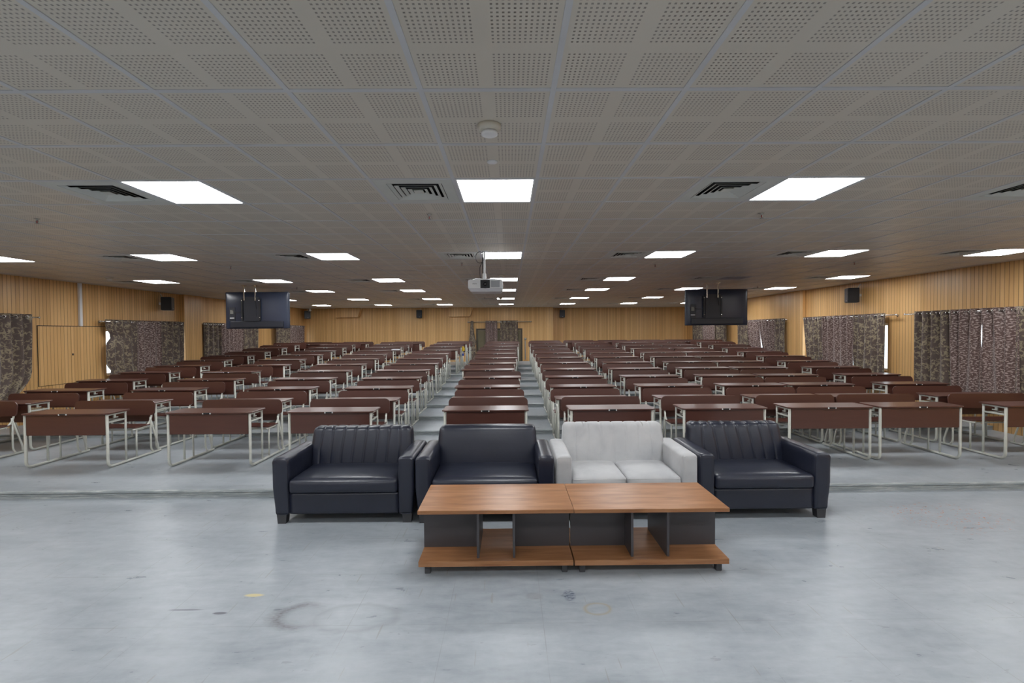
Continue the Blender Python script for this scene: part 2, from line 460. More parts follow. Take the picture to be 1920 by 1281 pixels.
bm = BM(); box(bm, XL-.5, XR+.5, YF-.4, YB2+.5, CE+.32, CE+.36); struct('ceiling_slab', bm, 'plaster')
bm = BM(); w = .0125
for k in range(NK[0], NK[1]+1): box(bm, GX+T*k-w, GX+T*k+w, cy0, cy1, CE-.004, CE+.03)
struct('trim_12', bm, 'tbar')
bm = BM()
for j in range(NJ[0], NJ[1]+1): box(bm, cx0, cx1, GY+T*j-w, GY+T*j+w, CE-.0035, CE+.029)
struct('trim_13', bm, 'tbar')

# walls ---------------------------------------------------------------
winL = [(6.2, 8.4), (10.31, 12.5), (13.9, 16.1), (18.0, 19.8)]
winR = [(6.3, 8.9), (9.875, 12.58), (13.8, 16.0), (17.6, 19.9)]
def side_wall(name, X0, X1, wins, y0, y1):
    bm = BM(); ys = [y0] + [v for w_ in wins for v in w_] + [y1]
    box(bm, X0, X1, y0, y1, -.2, WZ0); box(bm, X0, X1, y0, y1, WZ1, CE+.2)
    for i in range(0, len(ys), 2): box(bm, X0, X1, ys[i], ys[i+1], WZ0, WZ1)
    return struct(name, bm, 'wood')
side_wall('wall_left', XL-.22, XL, winL, YF, YB2+.3)
side_wall('wall_right', XR, XR+.22, winR, YF, YB2+.3)
DX0, DX1, DZ = -1.44, .60, 1.97
bm = BM()
box(bm, XL-.2, DX0, YB, YB+.22, -.2, CE+.2); box(bm, DX1, XSTEP, YB, YB+.22, -.2, CE+.2); box(bm, DX0, DX1, YB, YB+.22, DZ, CE+.2)
box(bm, XSTEP-.22, XSTEP, YB+.22, YB2+.1, -.2, CE+.2)
box(bm, XSTEP-.1, XR+.2, YB2, YB2+.22, -.2, CE+.2)
struct('wall_back', bm, 'wood')
bm = BM(); box(bm, XL-.2, XR+.2, YF-.2, YF, -.2, CE+.2); struct('wall_front', bm, 'rear')
bm = BM(); box(bm, DX0-.4, DX1+.4, YB+.5, YB+.6, -.2, 2.6); struct('wall_corridor', bm, 'rear')
# wood-clad piers standing a little proud of the side walls
n = 14
for (x0, x1, y0, y1) in ((XL, XL+.14, 12.62, 13.32), (XR-.10, XR, 12.60, 13.28)):
    bm = BM(); box(bm, x0, x1, y0, y1, 0, CE); struct('trim_%d' % n, bm, 'wood'); n += 1
# wood-clad beam ends under the ceiling on the back wall
for (x0, x1) in ((-7.52, -6.55), (-2.61, -1.68)):
    bm = BM(); prism(bm, [(x0, CE), (x1+.12, CE), (x1, 2.5), (x0, 2.5)], YB-.22, YB, 'y'); struct('trim_%d' % n, bm, 'wood'); n += 1
# windows
wn = 1
for X, s, wins in ((XL, -1, winL), (XR, 1, winR)):
    for (a, b_) in wins:
        e = thing('window_%d' % wn, '', ''); del e['label']; del e['category']; e['kind'] = 'structure'; e.location = (X+s*.10, (a+b_)/2, WZ0)
        cx, cy = X+s*.10, (a+b_)/2; hw = (b_-a)/2; hz = WZ1-WZ0
        bm = BM(); f = .045
        box(bm, -.03, .03, -hw, hw, 0, f); box(bm, -.03, .03, -hw, hw, hz-f, hz)
        box(bm, -.03, .03, -hw, -hw+f, f, hz-f); box(bm, -.03, .03, hw-f, hw, f, hz-f); box(bm, -.025, .025, -f/2, f/2, f, hz-f)
        obj('window_frame', bm, 'white', e)
        bm = BM(); box(bm, -.003, .003, -hw+f, hw-f, f, hz-f); obj('window_pane', bm, 'pane', e)
        wn += 1
# back door: two olive leaves in a dark frame
e = thing('door_1', '', ''); del e['label']; del e['category']; e['kind'] = 'structure'; e.location = ((DX0+DX1)/2, YB+.1, 0)
hw = (DX1-DX0)/2
bm = BM(); box(bm, -hw, -hw+.07, -.05, .05, 0, DZ); box(bm, hw-.07, hw, -.05, .05, 0, DZ); box(bm, -hw+.07, hw-.07, -.05, .05, DZ-.07, DZ)
obj('door_frame', bm, 'doorframe', e)
for s in (-1, 1):
    bm = BM(); a, b_ = sorted((s*.004, s*(hw-.075))); box(bm, a, b_, -.02, .02, .01, DZ-.08)
    for (z0, z1) in ((.15, .9), (1.05, 1.75)):
        box(bm, min(a, b_)+.12, max(a, b_)-.12, -.026, -.02, z0, z1, .004, 1)
    lf = obj('door_leaf', bm, 'olive', e)
    bm = BM(); tube(bm, fillet(((s*.08, -.02, .95), (s*.08, -.07, .95), (s*.08, -.07, 1.15), (s*.08, -.02, 1.15)), .02), .01); obj('door_handle', bm, 'steel', lf, True)
# double hatch in the left wall panelling
e = thing('door_2', '', ''); del e['label']; del e['category']; e['kind'] = 'structure'; e.location = (XL, 9.56, .83)
bm = BM(); box(bm, .0, .004, -.745, .745, -.01, 1.17); obj('door_reveal', bm, 'dark', e)
for (a, b_) in ((-.735, -.085), (-.077, .735)):
    bm = BM(); box(bm, .003, .016, a, b_, 0, 1.155); obj('door_leaf', bm, 'wood', e)
bm = BM(); box(bm, .016, .022, -.065, -.035, .56, .60); obj('door_latch', bm, 'black', e)

# ================================================================== CEILING FIXTURES
colname = {-12: 'far left', -8: 'second from left', -4: 'left of centre', 0: 'centre', 4: 'right of centre', 8: 'second from right', 12: 'far right'}
rowname = {-8: 'rear', -3: 'added unseen overhead', 2: 'nearest', 7: 'second', 12: 'third', 16: 'fourth', 21: 'fifth', 26: 'farthest'}
def make_light(k, j, lit=True):
    e = thing('ceiling_light', '', 'ceiling light')
    bm = BM(); a = T/2-.013; f = .012
    box(bm, -a, a, -a, -a+f, -.003, .03); box(bm, -a, a, a-f, a, -.003, .03)
    box(bm, -a, -a+f, -a+f, a-f, -.003, .03); box(bm, a-f, a, -a+f, a-f, -.003, .03)
    obj('frame', bm, 'white', e)
    bm = BM(); box(bm, -a+f, a-f, -a+f, a-f, .0, .012); obj('diffuser', bm, 'glow' if lit else 'unlit', e)
    return e
pl = make_light(0, 0); pu = make_light(0, 0, False); used = False
for (k, j) in lights:
    loc = (GX+T*(k+.5), GY+T*(j+.5), CE)
    if (k, j) == (8, 12):
        pu.location = loc; pu['label'] = 'unlit square ceiling panel directly above the right hanging screen'; continue
    lab = 'lit square ceiling light, %s column, %s row from the camera' % (colname[k], rowname[j])
    if not used: pl.location = loc; pl['label'] = lab; used = True; pl['group'] = 'square ceiling lights'; o = pl
    else: o = dup(pl, loc, 0, lab, 'square ceiling lights')
def make_vent():
    e = thing('air_diffuser', '', 'air vent')
    bm = BM(); a = T/2-.0135; c = .205
    for (x0, x1, y0, y1) in ((-a, a, -a, -c), (-a, a, c, a), (-a, -c, -c, c), (c, a, -c, c)): box(bm, x0, x1, y0, y1, -.004, .006)
    obj('face_plate', bm, 'diff', e)
    bm = BM(); box(bm, -.26, .26, -.26, .26, .07, .10)
    for s in (-1, 1): box(bm, s*.235-.01, s*.235+.01, -.24, .24, .0065, .07); box(bm, -.24, .24, s*.235-.01, s*.235+.01, .0065, .07)
    obj('duct', bm, 'dark', e)
    for i, ro in enumerate((.200, .158, .116, .074)):
        bm = BM(); ri = ro-.036; z0, z1 = -.006, .030; th = .003
        ri = ro-.026; z0, z1 = -.004, .007; th = .0015
        O = [(-ro, -ro), (ro, -ro), (ro, ro), (-ro, ro)]; I = [(-ri, -ri), (ri, -ri), (ri, ri), (-ri, ri)]
        for q in range(4):
            p0, p1, i0, i1 = O[q], O[(q+1) % 4], I[q], I[(q+1) % 4]
            a_ = [bm.verts.new(v) for v in ((*p0, z0), (*p1, z0), (*i1, z1), (*i0, z1))]
            b_ = [bm.verts.new(v) for v in ((*p0, z0+th), (*p1, z0+th), (*i1, z1+th), (*i0, z1+th))]
            bm.faces.new(a_); bm.faces.new(b_[::-1])
            for r in range(4): bm.faces.new((a_[r], b_[r], b_[(r+1) % 4], a_[(r+1) % 4]))
        obj('louver', bm, 'diff', e)
    bm = BM(); box(bm, -.036, .036, -.036, .036, -.004, .002); obj('core_plate', bm, 'diff', e)
    return e
pv = make_vent(); first = True
for (k, j) in vents:
    if (k, j) == (-13, 2) or j < 2: pass
    loc = (GX+T*(k+.5), GY+T*(j+.5), CE)
    lab = 'square louvred air diffuser beside the %s light of the %s row' % (colname[k+1], rowname[j])
    if first: pv.location = loc; pv['label'] = lab; pv['group'] = 'ceiling air diffusers'; first = False
    else: dup(pv, loc, 0, lab, 'ceiling air diffusers')
# smoke detectors
def smoke(x, y, label, r=.062, name='smoke_detector'):
    e = thing(name, label, 'smoke detector', (x, y, CE))
    bm = BM(); lathe(bm, [(r, 0), (r*1.0, -.018), (r*.9, -.028), (r*.72, -.032)], 28); obj('base', bm, 'beige', e, True)
    bm = BM(); lathe(bm, [(r*.62, -.030), (r*.62, -.036), (r*.70, -.038), (r*.70, -.050), (r*.5, -.056)], 28); obj('sensor_head', bm, 'white', e, True)
smoke(-.095, 2.46, 'round white smoke detector nearest the camera, before the centre light')
smoke(-.135, 8.846, 'small smoke detector in front of the third centre light, above the projector')
smoke(-7.566, 8.777, 'round smoke detector near the left wall above the hatch')
smoke(-.25, 14.5, 'smoke detector between the last two centre lights')
bm = BM(); lathe(bm, [(.034, 0), (.034, -.006), (.022, -.010)], 24)
tag(obj('detector_base', bm, 'white', None, True, loc=(-.098, 2.977, CE)), 'flat white disc just before the nearest centre light', 'ceiling sensor')
# sprinklers
def make_sprinkler():
    e = thing('sprinkler', '', 'sprinkler')
    bm = BM(); lathe(bm, [(.022, -.0), (.022, -.004), (.010, -.006), (.009, -.018)], 14); obj('escutcheon', bm, 'steel', e, True)
    bm = BM()
    for s in (-1, 1): tube(bm, ((s*.008, 0, -.016), (s*.014, 0, -.030), (s*.004, 0, -.046)), .0025, 6)
    lathe(bm, [(.016, -.046), (.018, -.049), (.003, -.050)], 14); obj('deflector', bm, 'steel', e)
    bm = BM(); lathe(bm, [(.0025, -.018), (.004, -.03), (.0025, -.045)], 8); obj('bulb', bm, 'red', e, True)
    return e
ps = make_sprinkler()
sp = [(-.729, 4.285, 'sprinkler head just behind the nearest centre air diffuser'), (-4.42, 4.36, 'sprinkler head at the left, below the nearest left air diffuser'),
      (2.38, 4.31, 'sprinkler head below the nearest light right of centre'), (-4.47, 7.44, 'sprinkler head behind the second-row light left of the centre lights'),
      (-.731, 7.26, 'sprinkler head beside the projector pole'), (2.40, 7.51, 'sprinkler head behind the second-row light right of centre'),
      (5.61, 7.42, 'sprinkler head behind the second-row light near the right wall'), (6.2, 11.4, 'sprinkler head right of the right hanging screen'),
      (-5.0, 10.9, 'sprinkler head before the fourth-row light beside the left screen'), (-.75, 14.4, 'sprinkler head behind the fourth centre light'),
      (-2.2, 14.0, 'sprinkler head behind the fourth-row light left of centre')]
for i, (x, y, lab) in enumerate(sp):
    if i == 0: ps.location = (x, y, CE); ps['label'] = lab; ps['group'] = 'ceiling sprinklers'
    else: dup(ps, (x, y, CE), 0, lab, 'ceiling sprinklers')

# ================================================================== PROJECTOR
e = thing('projector', 'white projector hanging from a pole in the middle of the hall', 'projector', (-.33, 6.08, CE))
zt, zb = -.40, -.56                                  # top and bottom of the body, relative to the ceiling
bx0, bx1 = -.205, .255
bm = BM()
P = [(bx0+.035, zb), (bx1-.02, zb), (bx1, zb+.05), (bx1, zt-.012), (bx1-.02, zt), (bx0+.02, zt), (bx0, zt-.012), (bx0, zb+.05)]
prism(bm, P, 0, .34, 'y'); bmesh.ops.bevel(bm, geom=[g for g in bm.edges], offset=.006, segments=2, affect='EDGES')
body = obj('body', bm, 'white', e)
bm = BM(); prism(bm, [(bx0+.036, zb+.002), (bx1-.021, zb+.002), (bx1-.004, zb+.046), (bx0+.004, zb+.046)], -.003, .01, 'y'); obj('lower_front', bm, 'pgrey', body)
bm = BM(); box(bm, -.04, .085, -.005, .03, zb+.048, zt-.006, .002, 1); rec = obj('lens_recess', bm, 'black', body)
bm = BM(); lathe(bm, [(.052, .0), (.054, -.03), (.046, -.034), (.040, -.02), (.030, -.026), (.020, -.018)], 28, 'y', (.024, 0, zb+.098)); obj('lens', bm, 'black', body, True)
bm = BM(); lathe(bm, [(.026, -.026), (.018, -.032), (.006, -.035)], 22, 'y', (.024, 0, zb+.098)); obj('lens_glass', bm, 'lens', body, True)
bm = BM(); box(bm, .10, .215, -.004, .01, zb+.056, zt-.014)
for i in range(11): box(bm, .10, .215, -.0065, -.004, zb+.058+i*.0083, zb+.0605+i*.0083)
obj('vent_grille', bm, 'grille', body)
cu = bpy.data.curves.new('maker_name', 'FONT'); cu.body = 'EPSON'; cu.size = .019; cu.align_x = 'CENTER'; cu.extrude = .0006
t_ = bpy.data.objects.new('tmp', cu); COL.objects.link(t_)
dg = bpy.context.evaluated_depsgraph_get(); me = bpy.data.meshes.new_from_object(t_.evaluated_get(dg)); bpy.data.objects.remove(t_)
o = bpy.data.objects.new('lettering', me); COL.objects.link(o); o.parent = body; o.location = (-.115, -.002, zb+.098); o.rotation_euler = (pi/2, 0, 0); me.materials.append(MT['foot'])
bm = BM()
box(bm, -.06, .06, .05, .29, zt+.004, zt+.014, .002, 1)
for s in (-1, 1):
    for y in (.06, .28): tube(bm, fillet(((.02+s*.04, .17, zt+.02), (.02+s*.13, .12 if y < .1 else .22, zt+.024), (.02+s*.165, y, zt+.004)), .02), .006, 8)
obj('mount_bracket', bm, 'white', e)
bm = BM(); box(bm, -.018, .028, .145, .195, zt+.012, zt+.10, .003, 1)
for z in (.035, .065): lathe(bm, [(.006, .140), (.006, .15)], 10, 'y', (.005, 0, zt+z))
obj('pole_clamp', bm, 'white', e)
bm = BM(); box(bm, -.008, .018, .156, .184, zt+.10, 0, .003, 1); box(bm, -.045, .055, .12, .22, -.006, 0); obj('pole', bm, 'white', e)
bm = BM(); tube(bm, [(-.055+.055*math.cos(a)-.0, .15, -.085+.075*math.sin(a)) for a in [i*2*pi/24+pi*.3 for i in range(20)]], .004, 6)
tube(bm, fillet(((-.02, .16, -.005), (-.02, .165, -.15), (-.055, .17, -.2), (-.055, .17, -.33), (-.04, .2, zt)), .03), .005, 6)
tube(bm, ((-.018, .17, 0), (-.016, .17, zt+.09)), .008, 6); obj('cables', bm, 'black', e, True)

# ================================================================== HANGING SCREENS (seen from behind)
def hanging_screen(x, y, label):
    e = thing('hanging_television', label, 'television', (x, y, CE), 0, 'televisions hung from the ceiling')
    w, z1, z0 = .725, -.135, -.975
    def bulge(p, u):
        if u.y < 0:
            a = max(0, 1-abs(u.x)**6); b_ = max(0, 1-abs(u.z)**5); p.y -= .028*a*b_
        return p
    bm = BM(); soft(bm, -w, w, 0, .05, z0, z1, .012, (26, 3, 18), bulge); sh = obj('rear_shell', bm, 'tv', e, True)
    bm = BM(); box(bm, -w+.008, w-.008, .05, .054, z0+.01, z1-.008); obj('screen', bm, 'black', e)
    bm = BM(); box(bm, -.60, .60, -.045, .0, z0+.03, z0+.17, .01, 2); box(bm, -.62, -.49, -.036, 0, z0+.18, z0+.49, .004, 1)
    obj('lower_cover', bm, 'tv2', e)
    bm = BM(); box(bm, -.61, -.51, -.038, -.035, z0+.235, z0+.255); obj('white_sticker', bm, 'paper', e)
    bm = BM(); box(bm, -.60, -.53, -.038, -.035, z0+.34, z0+.43); obj('rating_sticker', bm, 'label', e)
    bm = BM(); c = -.10
    box(bm, c-.18, c+.17, -.062, -.05, z0+.17, z1-.12)        # mounting plate
    box(bm, c-.115, c+.105, -.066, -.061, z0+.28, z1-.27)
    obj('mounting_plate', bm, 'tv2', e)
    for s in (-.215, .185):
        bm = BM(); box(bm, c+s-.018, c+s+.018, -.070, -.045, z0+.19, z1-.16)
        for i in range(6): box(bm, c+s-.006, c+s+.006, -.072, -.069, z0+.23+i*.08, z0+.27+i*.08)
        rail = obj('mounting_rail', bm, 'black', e)
        for zz in (z0+.25, z1-.20):
            bm = BM(); lathe(bm, [(.012, -.070), (.012, -.078), (.004, -.080)], 12, 'y', (c+s, 0, zz)); obj('screw', bm, 'chrome', rail)
    for s in (-.155, .10):
        bm = BM(); box(bm, c+s-.014, c+s+.014, -.085, -.068, z1-.20, 0); box(bm, c+s-.05, c+s+.05, -.13, -.02, -.005, 0)
        for i in range(5): lathe(bm, [(.006, -.089), (.006, -.084)], 8, 'y', (c+s, 0, z1-.16+i*.045))
        obj('hanging_bar', bm, 'chrome', e)
    bm = BM(); tube(bm, fillet(((c+.09, -.08, -.02), (c+.125, -.09, z1-.05), (c+.10, -.085, z1-.14), (c+.12, -.08, z1-.38)), .05), .005, 6)
    tube(bm, fillet(((-.55, -.05, z0+.42), (-.42, -.06, z0+.36), (-.30, -.07, z0+.40)), .05), .004, 6); obj('cable', bm, 'black', e, True)
hanging_screen(-5.745, 10.55, 'large black television hung from the ceiling at the left, back towards us')
hanging_screen(4.82, 10.62, 'large black television hung from the ceiling at the right, back towards us')

# ================================================================== WALL SPEAKERS AND CAMERA
def speaker(x, y, z, rz, label):
    e = thing('wall_speaker', label, 'speaker', (x, y, z), rz, 'black wall speakers')   # local -y faces out of the wall
    bm = BM(); prism(bm, [(-.125, -.13), (.125, -.13), (.10, .10), (-.10, .10)], -.17, .17, 'z')
    bmesh.ops.bevel(bm, geom=list(bm.edges), offset=.012, segments=2, affect='EDGES'); b_ = obj('cabinet', bm, 'black', e)
    bm = BM(); box(bm, -.108, .108, -.136, -.130, -.155, .155, .003, 1); obj('grille', bm, 'tv2', b_)
    bm = BM(); box(bm, .0, .03, -.139, -.136, -.13, -.118); obj('badge', bm, 'pgrey', b_)
    bm = BM(); box(bm, -.02, .02, .10, .16, -.03, .03); tube(bm, ((.01, .09, .17), (.03, .14, .26)), .010, 6); obj('bracket', bm, 'beige', e)
speaker(XL+.17, 11.93, 2.60, pi/2+.35, 'black speaker high on the left wall above the nearer curtained window')
speaker(XR-.17, 10.66, 2.60, -pi/2-.35, 'black speaker high on the right wall above two curtained windows')
speaker(XR-.17, 15.9, 2.62, -pi/2-.5, 'black speaker on the right wall partly hidden by the right television')
speaker(-8.75, YB-.2, 2.62, .55, 'black speaker at the back left corner beside the small camera')
speaker(-3.88, YB-.16, 2.62, .05, 'black speaker on the back wall left of the door')
speaker(2.42, YB2-.16, 2.62, 0, 'black speaker on the back wall right of the door')
e = thing('security_camera', 'small white camera at the ceiling in the back left corner', 'camera', (-8.45, 19.6, CE))
bm = BM(); lathe(bm, [(.05, 0), (.05, -.03), (.02, -.035), (.02, -.07)], 16); obj('mount', bm, 'white', e, True)
bm = BM(); lathe(bm, [(.03, -.12), (.045, -.10), (.045, .05), (.03, .07)], 16, 'y', (0, 0, -.10)); obj('housing', bm, 'white', e, True)
bm = BM(); lathe(bm, [(.025, -.125), (.025, -.118)], 14, 'y', (0, 0, -.10)); obj('lens', bm, 'black', e, True)
bm = BM(); box(bm, XL+.001, XL+.05, 9.66, 9.72, 1.995, CE-.005, .004, 1)
tag(obj('cable_conduit', bm, 'white'), 'white vertical cable duct running up the left wall above the hatch', 'cable duct')

# ================================================================== CURTAINS
def curtain(X, side, y0, y1, pat, label, zt=2.15, zb=.50, seed=0, e0=None, e1=None, name='curtain', group='eyelet curtains on the side windows'):
    """hangs in the plane x = X (side = +1 right wall, -1 left wall); e0/e1(z) move its two vertical edges"""
    rnd = random.Random(seed); L_ = y1-y0; nw = max(2, round(L_/.20)); n = nw*10; mz = 16
    e = thing(name, label, 'curtain', (X, (y0+y1)/2, zb), 0, group)
    bm = BM(); uv = bm.loops.layers.uv.new('UVMap'); G = []
    ph = [rnd.uniform(-.5, .5) for _ in range(6)]
    for i in range(n+1):
        t = i/n; col = []
        for k in range(mz+1):
            s = k/mz; z = zb+(zt-zb)*s
            a0 = y0+(e0(z) if e0 else 0); a1 = y1+(e1(z) if e1 else 0)
            d = 1-s
            y = a0+(a1-a0)*t + .025*d*math.sin(t*9+ph[0]*5)
            amp = .045*(1-.35*d)*(1+.3*d*math.sin(5*t+ph[1]*6))
            x = amp*math.cos(2*pi*nw*t + d*1.1*math.sin(4*t+ph[2]*6)) + .012*d*math.sin(17*t+ph[3])
            zz = z + (.012*math.sin(t*7+ph[4]*4) if k == 0 else 0)
            col.append((bm.verts.new((-side*x, y-(y0+y1)/2, zz-zb)), (t*L_*1.5, zz)))
        G.append(col)
    for i in range(n):
        for k in range(mz):
            q = (G[i][k], G[i+1][k], G[i+1][k+1], G[i][k+1])
            f = bm.faces.new([v[0] for v in q])
            for lp, v in zip(f.loops, q): lp[uv].uv = v[1]
    c = obj('cloth', bm, pat, e, True)
    md = c.modifiers.new('thickness', 'SOLIDIFY'); md.thickness = .004
    bm = BM()
    for w_ in range(nw*2):
        t = (w_+.5)/(nw*2); yy = (y0+y1)/2*0 + (-L_/2+L_*t); 
        # ring lies in the cloth where it crosses the rod, so its axis follows the rod
        slope = 1 if w_ % 2 else -1
        pts = []
        for q in range(14):
            a = 2*pi*q/14
            pts.append((.026*math.cos(a)*.75, yy+.026*math.cos(a)*.55*slope, zt-.055-zb+.026*math.sin(a)))
        tube(bm, pts, .0055, 6, closed=True)
    obj('eyelets', bm, 'chrome', e, True)
    return e
def rod(X, y0, y1, z, label, side):
    e = thing('curtain_rod', label, 'curtain rod', (X, (y0+y1)/2, z), 0)
    hl = (y1-y0)/2
    bm = BM(); tube(bm, ((0, -hl, 0), (0, hl, 0)), .0125, 10); obj('pole', bm, 'chrome', e, True)
    for s in (-1, 1):
        bm = BM(); lathe(bm, [(.010, s*hl), (.019, s*(hl+.008)), (.021, s*(hl+.025)), (.006, s*(hl+.04))], 14, 'y'); obj('finial', bm, 'chrome', e, True)
        bm = BM(); box(bm, min(0, side*.125), max(0, side*.125), s*(hl-.10)-.008, s*(hl-.10)+.008, -.02, -.012)
        lathe(bm, [(.03, side*.121), (.03, side*.126)], 14, 'x', (0, s*(hl-.10), -.01)); obj('bracket', bm, 'chrome', e)
SR, SL = 1, -1; cxr, cxl = XR-.13, XL+.13; ZT = 2.16
def bow(a, z0, z1):     # an edge pulled in between two heights
    return lambda z: a*max(0, math.sin(pi*max(0, min(1, (z-z0)/(z1-z0)))))
# right wall, nearest window
curtain(cxr, SR, 8.28, 9.03, 'scroll', 'beige-scrolled curtain, first from the left on the nearest right window', seed=1)
curtain(cxr, SR, 7.725, 8.31, 'fleck', 'leaf-flecked mauve curtain left of the bright slit, nearest right window', seed=2, e0=bow(.016, 1.42, 1.95))
curtain(cxr, SR, 7.17, 7.735, 'fleck', 'leaf-flecked mauve curtain right of the bright slit, nearest right window', seed=3, e1=bow(-.008, 1.45, 1.95))
curtain(cxr, SR, 6.1, 7.20, 'scroll', 'beige-scrolled curtain cut off by the right edge of the photo', seed=4)
rod(cxr, 6.0, 9.28, ZT-.055, 'chrome curtain rod over the nearest right window', SR)
# right wall, second window
curtain(cxr, SR, 9.755, 10.66, 'scroll', 'beige-scrolled curtain beside the bright window strip, second right window', seed=5)
curtain(cxr, SR, 10.63, 11.72, 'fleck', 'mauve flecked curtain in the middle of the second right window', seed=6)
curtain(cxr, SR, 11.69, 12.45, 'scroll', 'beige-scrolled curtain next to the wooden pier, second right window', seed=7, e1=lambda z: -.15*max(0, 1-(z-.9)/1.2))
rod(cxr, 9.52, 12.5, ZT-.055, 'chrome curtain rod over the second right window', SR)
# right wall, third window
curtain(cxr, SR, 13.32, 13.80, 'scroll', 'beige-scrolled curtain on the near side of the third right window', seed=8)
curtain(cxr, SR, 13.77, 14.70, 'fleck', 'mauve flecked curtain right of the slanting light gap', seed=9, e1=lambda z: -.30*max(0, 1-(z-.9)/1.15))
curtain(cxr, SR, 14.68, 15.4, 'fleck', 'mauve flecked curtain left of the slanting light gap', seed=10, e0=lambda z: -.17*max(0, 1-(z-.9)/1.15))
curtain(cxr, SR, 15.37, 16.05, 'scroll', 'beige-scrolled curtain just right of the right television', seed=11)
rod(cxr, 13.29, 16.15, ZT-.055, 'chrome curtain rod over the third right window', SR)
curtain(cxr, SR, 16.95, 17.85, 'scroll', 'beige-scrolled curtain below the right television, nearer panel', seed=12)
curtain(cxr, SR, 17.82, 19.0, 'fleck', 'mauve flecked curtain below the right television', seed=13)
curtain(cxr, SR, 18.97, 20.0, 'scroll', 'beige-scrolled curtain at the back right corner', seed=14)
rod(cxr, 16.9, 20.1, ZT-.055, 'chrome curtain rod over the farthest right window', SR)
# left wall
curtain(cxl, SL, 7.6, 8.57, 'scroll', 'beige-scrolled curtain left of the wall hatch', seed=15, zt=2.2, e1=lambda z: -.38*max(0, 1-(z-.6)/.5)**1.5 if z < 1.1 else 0)
curtain(cxl, SL, 6.5, 7.63, 'scroll', 'beige-scrolled curtain at the left edge of the photo', seed=16, zt=2.2)
rod(cxl, 6.4, 8.72, 2.145, 'chrome curtain rod ending left of the wall hatch', SL)
curtain(cxl, SL, 10.17, 11.0, 'scroll', 'beige-scrolled curtain right of the wall hatch', seed=17, e0=lambda z: -.065+.13*max(0, math.cos((z-1.78)*7.8))**2)
curtain(cxl, SL, 10.97, 11.75, 'fleck', 'mauve flecked curtain under the left wall speaker', seed=18)
curtain(cxl, SL, 11.72, 12.55, 'scroll', 'beige-scrolled curtain against the left wooden pier', seed=19)
rod(cxl, 10.05, 12.56, ZT-.055, 'chrome curtain rod under the left wall speaker', SL)
curtain(cxl, SL, 13.36, 14.2, 'scroll', 'beige-scrolled curtain just left of the left television', seed=20)
curtain(cxl, SL, 14.17, 15.4, 'fleck', 'mauve flecked curtain below the left television', seed=21)
curtain(cxl, SL, 15.37, 16.25, 'scroll', 'beige-scrolled curtain below the middle of the left television', seed=22)
rod(cxl, 13.38, 16.3, ZT-.055, 'chrome curtain rod behind the left television', SL)
curtain(cxl, SL, 17.5, 18.6, 'scroll', 'beige-scrolled curtain below the right end of the left television', seed=23)
curtain(cxl, SL, 18.57, 19.9, 'fleck', 'mauve flecked curtain in the back left corner', seed=24)
rod(cxl, 17.4, 20.0, ZT-.055, 'chrome curtain rod in the back left corner', SL)
# back door curtains: built along y, then turned
def back_curtain(x0, x1, pat, label, zt, zb, seed):
    c = curtain(0, SR, x0, x1, pat, label, zt=zt, zb=zb, seed=seed, group='curtains at the back door')
    c.location = ((x0+x1)/2, YB-.13, zb); c.rotation_euler = (0, 0, -pi/2); return c
back_curtain(-1.02, -.50, 'fleck', 'narrow mauve curtain hanging before the back door, left of the gap', 2.31, .25, 31)
back_curtain(-.37, .40, 'scroll', 'wider beige-scrolled curtain hanging before the back door', 2.31, .25, 32)
e = thing('curtain_rod', 'chrome curtain rod across the back door', 'curtain rod', (-.40, YB-.13, 2.255), -pi/2)
bm = BM(); tube(bm, ((0, -1.34, 0), (0, 1.34, 0)), .016, 10); obj('pole', bm, 'steel', e, True)
for s in (-1, 1):
    bm = BM(); lathe(bm, [(.012, s*1.34), (.03, s*1.35), (.03, s*1.38), (.008, s*1.40)], 14, 'y'); obj('finial', bm, 'steel', e, True)
    bm = BM(); box(bm, -.125, 0, s*1.2-.01, s*1.2+.01, -.02, -.01); obj('bracket', bm, 'steel', e)
# the gathered, knotted curtain at the left end of that rod
e = thing('knotted_curtain', 'brown curtain gathered and knotted at the left end of the back door rod', 'curtain', (-1.60, YB-.13, .55))
bm = BM(); uv = bm.loops.layers.uv.new('UVMap'); G = []
pr = [(1.76, .055, 0), (1.5, .06, -.01), (1.2, .085, -.01), (.95, .12, 0), (.80, .15, .02), (.72, .10, .0), (.64, .17, -.05), (.55, .21, -.07), (.45, .19, -.05), (.30, .12, 0), (.15, .10, .03), (0, .09, .05)]
for (z, r, ox) in pr:
    ring = []
    for k in range(24):
        a = 2*pi*k/24; rr = r*(1+.22*math.cos(6*a+z*5)); ring.append((bm.verts.new((ox+rr*math.cos(a), rr*.5*math.sin(a), z)), (k*.05, z)))
    G.append(ring)
for A, B in zip(G, G[1:]):
    for k in range(24):
        q = (A[k], A[(k+1) % 24], B[(k+1) % 24], B[k]); f = bm.faces.new([v[0] for v in q])
        for lp, v in zip(f.loops, q): lp[uv].uv = v[1]
obj('cloth', bm, 'scroll', e, True)
bm = BM()
tube(bm, [(.155*math.cos(a), .085*math.sin(a), .72) for a in [i*2*pi/18 for i in range(18)]], .022, 8, closed=True); obj('knot', bm, 'scroll', e, True)
